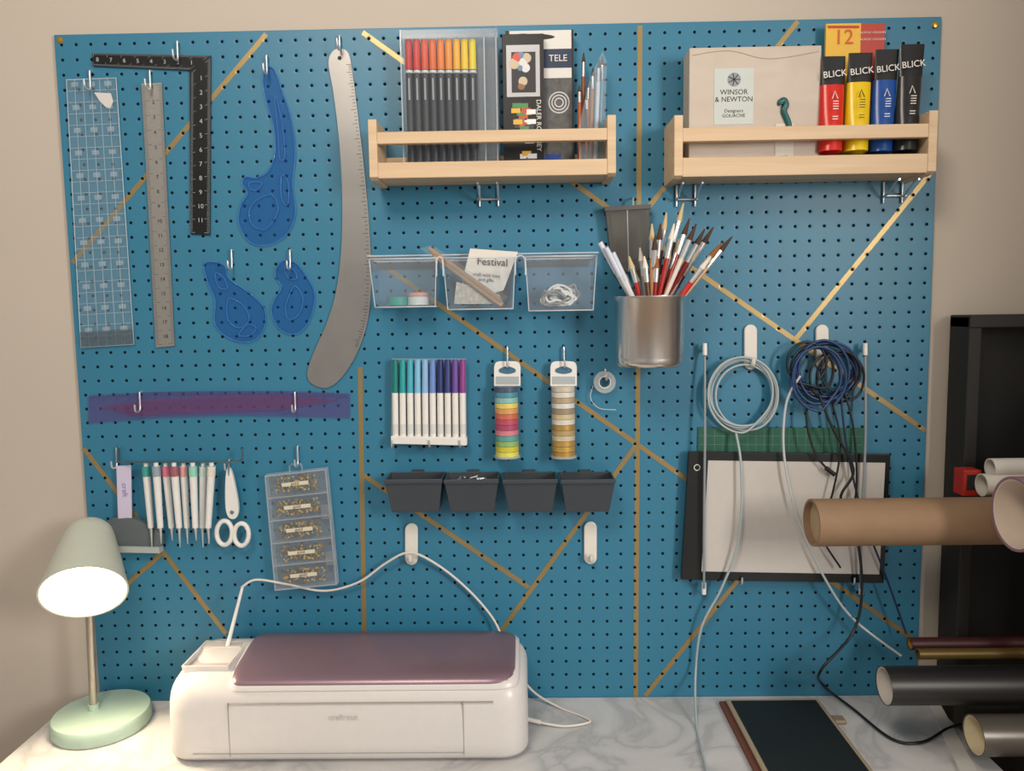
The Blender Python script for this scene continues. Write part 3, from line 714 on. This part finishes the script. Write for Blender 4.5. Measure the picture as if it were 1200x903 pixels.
# ---------------------------------------------------------------- cutting machine
with G("craft_cutting_machine"):
    wm = M("d4d0ce", .32); mv = M("8a727e", .32, .45)
    yF = -.212; yB = -.045; zT = W(430, 800, .2).z+.002; z0 = DESK_Z+.004
    xl = W(205, 850, .15).x+.006; xr = W(619, 850, .15).x
    sec = [(yB,z0),(yF+.016,z0),(yF+.006,z0+.003),(yF+.001,z0+.010),(yF,z0+.03),(yF+.001,zT-.045),(yF+.005,zT-.025),(yF+.012,zT-.012),(yF+.022,zT-.004),(yF+.04,zT+.002),(yF+.07,zT+.006),(yB-.03,zT+.014),(yB-.014,zT+.012),(yB-.004,zT+.004),(yB,zT-.008)]
    yc = (yF+yB)/2+.01
    def endscale(dx, Rr, e=2.4):
        if dx >= Rr: return 1.0
        t = 1-dx/Rr; return max(0.0, 1-t**e)**(1/e)
    def loftx(name, sec, xl, xr, Rl, Rr, zb, mat, smin=.25, zk=.5):
        V = []; Fc = []; n = len(sec); N = 14
        st = [(xl+Rl*(1-math.cos(math.pi/2*k/N)), None) for k in range(N+1)]
        st = [(x, endscale(x-xl, Rl)) for x, _ in st]
        st += [(xr-Rr*(1-math.cos(math.pi/2*k/N)), endscale(Rr*(1-math.cos(math.pi/2*k/N)), Rr)) for k in range(N, -1, -1)]
        for x, s in st:
            sy = smin+(1-smin)*s; sz = zk+(1-zk)*s
            for y, z in sec: V.append((x, yc+(y-yc)*sy, zb+(z-zb)*sz))
        m = len(st)
        for i in range(m-1):
            for k in range(n): Fc.append((i*n+k, i*n+(k+1) % n, (i+1)*n+(k+1) % n, (i+1)*n+k))
        Fc += [tuple(range(n)), tuple(range((m-1)*n, m*n))]
        return mk(name, V, Fc, mat, smooth=True)
    b = loftx("body", sec, xl, xr, .05, .05, z0+.02, wm, .45, .72)
    x1 = W(266, 800, .2).x; x2 = W(604, 790, .18).x
    lid = [(yF+.010,zT-.009),(yF+.012,zT-.002),(yF+.018,zT+.003),(yF+.03,zT+.008),(yF+.06,zT+.014),(yB-.04,zT+.022),(yB-.015,zT+.022),(yB-.006,zT+.016),(yB-.005,zT+.004),(yF+.05,zT-.004)]
    loftx("lid", lid, x1, x2, .022, .045, zT-.01, mv, .68, .8)
    rim = [(y+(-.0015 if y < yc else .001), z-.0035) for y, z in lid]
    loftx("lid_rim", rim, x1-.004, x2+.006, .024, .047, zT-.0125, wm, .69, .8)
    seam = M("a09c98", .5)
    xs1 = x1+.004; xs2 = W(543, 840, .212).x
    for x in (xs1, xs2): box("front_seam", x-.0005, x+.0005, yF-.0005, yF+.003, z0+.012, zT-.028, seam)
    box("front_door_line", xl+.05, xs2, yF-.0005, yF+.003, z0+.016, z0+.0168, seam)
    box("door_top_line", xs1, xr-.055, yF+.0, yF+.006, zT-.0300, zT-.0292, seam)
    text("badge", "craft·cut", Vector(((xl+xr)/2, yF-.0006, (z0+zT)/2+.012)), .014, M("c0bbb6", .4))
    xa = xl+.018; xb = x1-.010
    openbox("storage_cup", xa, xb, zT+.013, zT-.006, yB-.022, yF+.045, .003, .003, .003, wm, .002)
    box("cup_well", xa+.006, xb-.006, yF+.055, yB-.030, zT-.0, zT+.006, M("b4aea8", .5))
    box("button_panel", xa+.006, xb-.006, yB-.05, yB-.024, zT+.006, zT+.0135, M("c4beb8", .4), .001)
    rod("pen", W(262,775,.10), W(284,688,.052), .0038, WHITE, .0026)
    for x in (xl+.07, xr-.07):
        for y in (yF+.035, yB-.03): lathe("foot", [(0,0),(.01,0),(.01,.006),(0,.006)], (x, y, DESK_Z), (0,0,1), DGREY, 16)
with G("white_power_cord"):
    wc = M("d8d2ca", .4)
    wire("cord", [W(283,688,.05)]+pw([(300,679,.03),(335,684,.02),(380,692,.014),(420,682,.014),(450,661,.016),(474,648,.022),(492,650,.022),(522,668,.016),(552,694,.014),(576,722,.016),(588,745,.02),(604,782,.02)])+[D(625,810,DESK_Z+.02), D(655,830)+Vector((0,0,.003)), D(685,842)+Vector((0,0,.003)), D(690,848)+Vector((0,0,.003)), D(660,853)+Vector((0,0,.004)), D(622,849)+Vector((0,0,.008))], .0022, wc)
    a = D(634,850)+Vector((0,0,.006)); rod("plug", D(622,848)+Vector((-.01,0,.01)), a, .004, wc)

# ---------------------------------------------------------------- desk lamp
with G("desk_lamp"):
    mint = M("a4bcae", .4)
    bc = D(114, 845); bc.z = DESK_Z; bc.y = -.086; rb = .080
    bc.x = W(118, 840, .09).x
    lathe("base", [(0,0),(rb*.97,0),(rb,.003),(rb,.022),(rb*.97,.0265),(0,.0265)], bc, (0,0,1), mint, 64)
    oc = W(98, 694, .15); ax = Vector((.34, -math.cos(math.radians(36)), -math.sin(math.radians(36)))).normalized()
    ro = .067; L = .145; back = oc-ax*L
    q = W(106, 815, .088); sb = Vector((q.x, bc.y+.005, DESK_Z+.025))
    stt = Vector((W(103,735,.09).x, sb.y, W(102,700,.09).z))
    rod("stem", sb, stt, .0066, M("b0a89c", .35, .7)); rod("collar", sb, sb+Vector((0,0,.012)), .009, mint)
    rod("joint", stt, back+ax*.09, .008, M("9a948a", .3, .9))
    prof = [(0,0),(.018,.001),(.030,.005),(.037,.014),(.042,.030),(ro-.004,L-.02),(ro,L),(ro-.003,L),(ro-.008,L-.02),(.034,.03),(.024,.012),(0,.008),(0,0)]
    lathe("shade", prof, back, ax, M("c4c8b8", .45), 64)
    lathe("frosted_diffuser", [(0,0),(ro-.0045,0),(ro-.0045,.003),(ro*.7,.007),(0,.009),(0,0)], oc-ax*.010, ax, M("ffe6c0", .5, 0, 0, 60, 0, 11), 48)
ld = bpy.data.lights.new("desk_lamp_light", 'SPOT'); ld.energy = 8; ld.color = (1, .78, .52); ld.shadow_soft_size = .05; ld.spot_size = math.radians(172); ld.spot_blend = .5
lo = bpy.data.objects.new("desk_lamp_light", ld); lo.location = oc+ax*.012; lo.rotation_euler = ax.to_track_quat('-Z', 'Y').to_euler(); scene.collection.objects.link(lo)

# ---------------------------------------------------------------- tablet / clipboard on desk
with G("tablet_in_folio"):
    x0 = D(843,826).x; x1 = D(958,824).x; yb = D(900,824).y; yf = yb-.28
    box("leather_cover", x0, x1+.004, yf, yb, DESK_Z, DESK_Z+.006, M("6e4030", .6, 0, .2, 80), .002)
    box("gold_body", x0+.011, x1, yf, yb-.003, DESK_Z+.006, DESK_Z+.011, M("b8a488", .4, .3), .002)
    box("screen", x0+.019, x1-.007, yf+.008, yb-.011, DESK_Z+.011, DESK_Z+.0118, M("10181a", .6, 0, .7, 260))
    box("side_loop", x1+.002, x1+.022, yb-.075, yb-.055, DESK_Z+.001, DESK_Z+.008, M("8a7a68", .4), .002)

# ---------------------------------------------------------------- right side: cabinet, roll rack, rolls
with G("black_bookcase"):
    x0 = W(1131, 500, .06).x; xe = 1.24
    zt = W(1165, 370, .06).z; k = M("121212", .6); k2 = M("1d1c1b", .6)
    box("side_left", x0, x0+.022, -.06, .0, 0, zt, k2, .002); box("side_right", xe-.022, xe, -.06, .0, 0, zt, k2, .002)
    box("top", x0, xe, -.062, 0, zt-.02, zt+.002, k2, .002); box("back", x0+.02, xe-.02, -.012, 0, 0, zt-.02, k)
    for z in (.35, .75, W(1140, 582, .06).z-.018): box("shelf", x0+.022, xe-.022, -.055, -.012, z, z+.018, k)
RX = .93; rolls = []
kraft = M("8f7358", .7, 0, .12, 30)
def rollobj(name, u, v, rpx, d, mat, core=None, t=.003, x1=RX+.22, tilt=0.0, inner=None, stop=.10):
    with G(name):
        a = W(u, v, d); r = (W(u, v-rpx, d)-W(u, v, d)).length; b = Vector((x1, a.y+.0, a.z+tilt))
        hollow("sheet", a, b, r, t, mat)
        if core: hollow("lining", a+Vector((.001,0,0)), b-Vector((.02,0,0)), r-t, .0015, core)
        lathe("inner_stop", [(0,0),(r-t-.0005,0),(r-t-.0005,.002),(0,.002)], a+Vector((stop,0,0)), (1,0,0), inner or M("2a2622", .9), 24)
        rolls.append((d, a.z-r))
rollobj("cardboard_tube", 951, 612, 27, .15, kraft, None, .004, inner=M("b09878", .8), stop=.010)
rollobj("black_paper_roll", 1036, 803, 21, .20, M("1b1b1c", .4), M("d8d2ca", .6), .001, inner=M("8a8680", .8))
rollobj("silver_foil_roll", 1141, 861, 22, .24, M("6a6660", .3, .5), M("dccfb0", .5), .002, inner=M("b8ab90", .8), stop=.03)
rollobj("maroon_fabric_roll", 1066, 754, 7, .105, M("3e181c", .5), M("a07838", .5), .002)
rollobj("gold_paper_roll", 1075, 766, 6, .13, M("6e5a30", .45, .4), None, .002)
rollobj("white_paper_roll", 1150, 568, 13, .112, M("d0cac0", .6), None, .002, inner=M("b0aaa0", .8), stop=.02, x1=RX+.18)
rollobj("white_paper_roll", 1160, 548, 11, .106, M("d4d0c8", .6), None, .002, inner=M("b0aaa0", .8), stop=.02, x1=RX+.18)
rollobj("mauve_vinyl_roll", 1188, 602, 43, .262, M("8a6a78", .5), M("e8d8c8", .5), .004, inner=M("6a5058", .8))
with G("roll_storage_rack"):
    k = M("17181a", .5)
    for y in (-.075, -.42):
        for x in (RX, RX+.2): box("upright", x, x+.025, y-.010, y+.010, 0, 1.3, k, .002)
    for d, z in rolls:
        for x in (RX, RX+.2): box("support_bar", x+.005, x+.02, -d-.03, -d+.03, z-.010, z-.0005, k)
        box("side_rail", RX+.005, RX+.22, -d-.036, -d-.030, z-.016, z-.002, k)
    for z in (.1, .5, 1.28):
        for x in (RX, RX+.2): box("cross_bar", x+.005, x+.02, -.42, -.075, z-.012, z+.012, k)
    box("foot_bar", RX-.03, RX+.28, -.44, -.065, 0, .02, k)
with G("red_carton"):
    wbox("carton", 1129, 551, 1150, 581, .0622, .092, M("b02a1c", .45), .001)
    wbox("panel", 1133, 556, 1146, 574, .092, .0925, M("2a2a2c", .45))
with G("white_desk_edge_bar"):
    prism("bar", [D(1088,824,DESK_Z+.004), D(1102,824,DESK_Z+.004), D(1150,910,DESK_Z+.004), D(1128,910,DESK_Z+.004)], (0,0,-.0038), M("d0ccc6", .4), .001)

# ---------------------------------------------------------------- lights
w = bpy.data.worlds.new("world"); scene.world = w; w.use_nodes = True; wn = w.node_tree
tc = wn.nodes.new("ShaderNodeTexCoord"); sx = wn.nodes.new("ShaderNodeSeparateXYZ"); mr = wn.nodes.new("ShaderNodeMapRange")
mr.inputs[1].default_value = -1; mr.inputs[2].default_value = 1
cr = wn.nodes.new("ShaderNodeValToRGB"); el = cr.color_ramp.elements
el[0].position = 0; el[0].color = (.42,.40,.38,1); el[1].position = 1; el[1].color = (.34,.32,.30,1)
for ps, vv in ((.25,.62),(.38,.34),(.50,.50),(.62,1.0),(.74,.85),(.86,.32)):  # bright and dark bands added to the world for vertical highlights on the steel cup
    e = el.new(ps); e.color = (vv, vv*.955, vv*.90, 1)
wn.links.new(tc.outputs["Generated"], sx.inputs[0]); wn.links.new(sx.outputs[0], mr.inputs[0]); wn.links.new(mr.outputs[0], cr.inputs[0])
wn.links.new(cr.outputs[0], wn.nodes["Background"].inputs[0]); wn.nodes["Background"].inputs[1].default_value = .66
def area(name, loc, tgt, sx, sy, e, col):
    l = bpy.data.lights.new(name, 'AREA'); l.shape = 'RECTANGLE'; l.size = sx; l.size_y = sy; l.energy = e; l.color = col
    o = bpy.data.objects.new(name, l); o.location = loc; o.rotation_euler = (Vector(tgt)-Vector(loc)).to_track_quat('-Z', 'Y').to_euler(); scene.collection.objects.link(o)
area("window_daylight", (1.7, -2.1, 1.85), (.2, 0, 1.3), .45, .8, 40, (1, .94, .86))
area("ceiling_lamp_light", (-.4, -1.5, 2.6), (-.1, 0, 1.15), .5, .5, 17, (1, .88, .74))
scene.view_settings.view_transform = 'Standard'
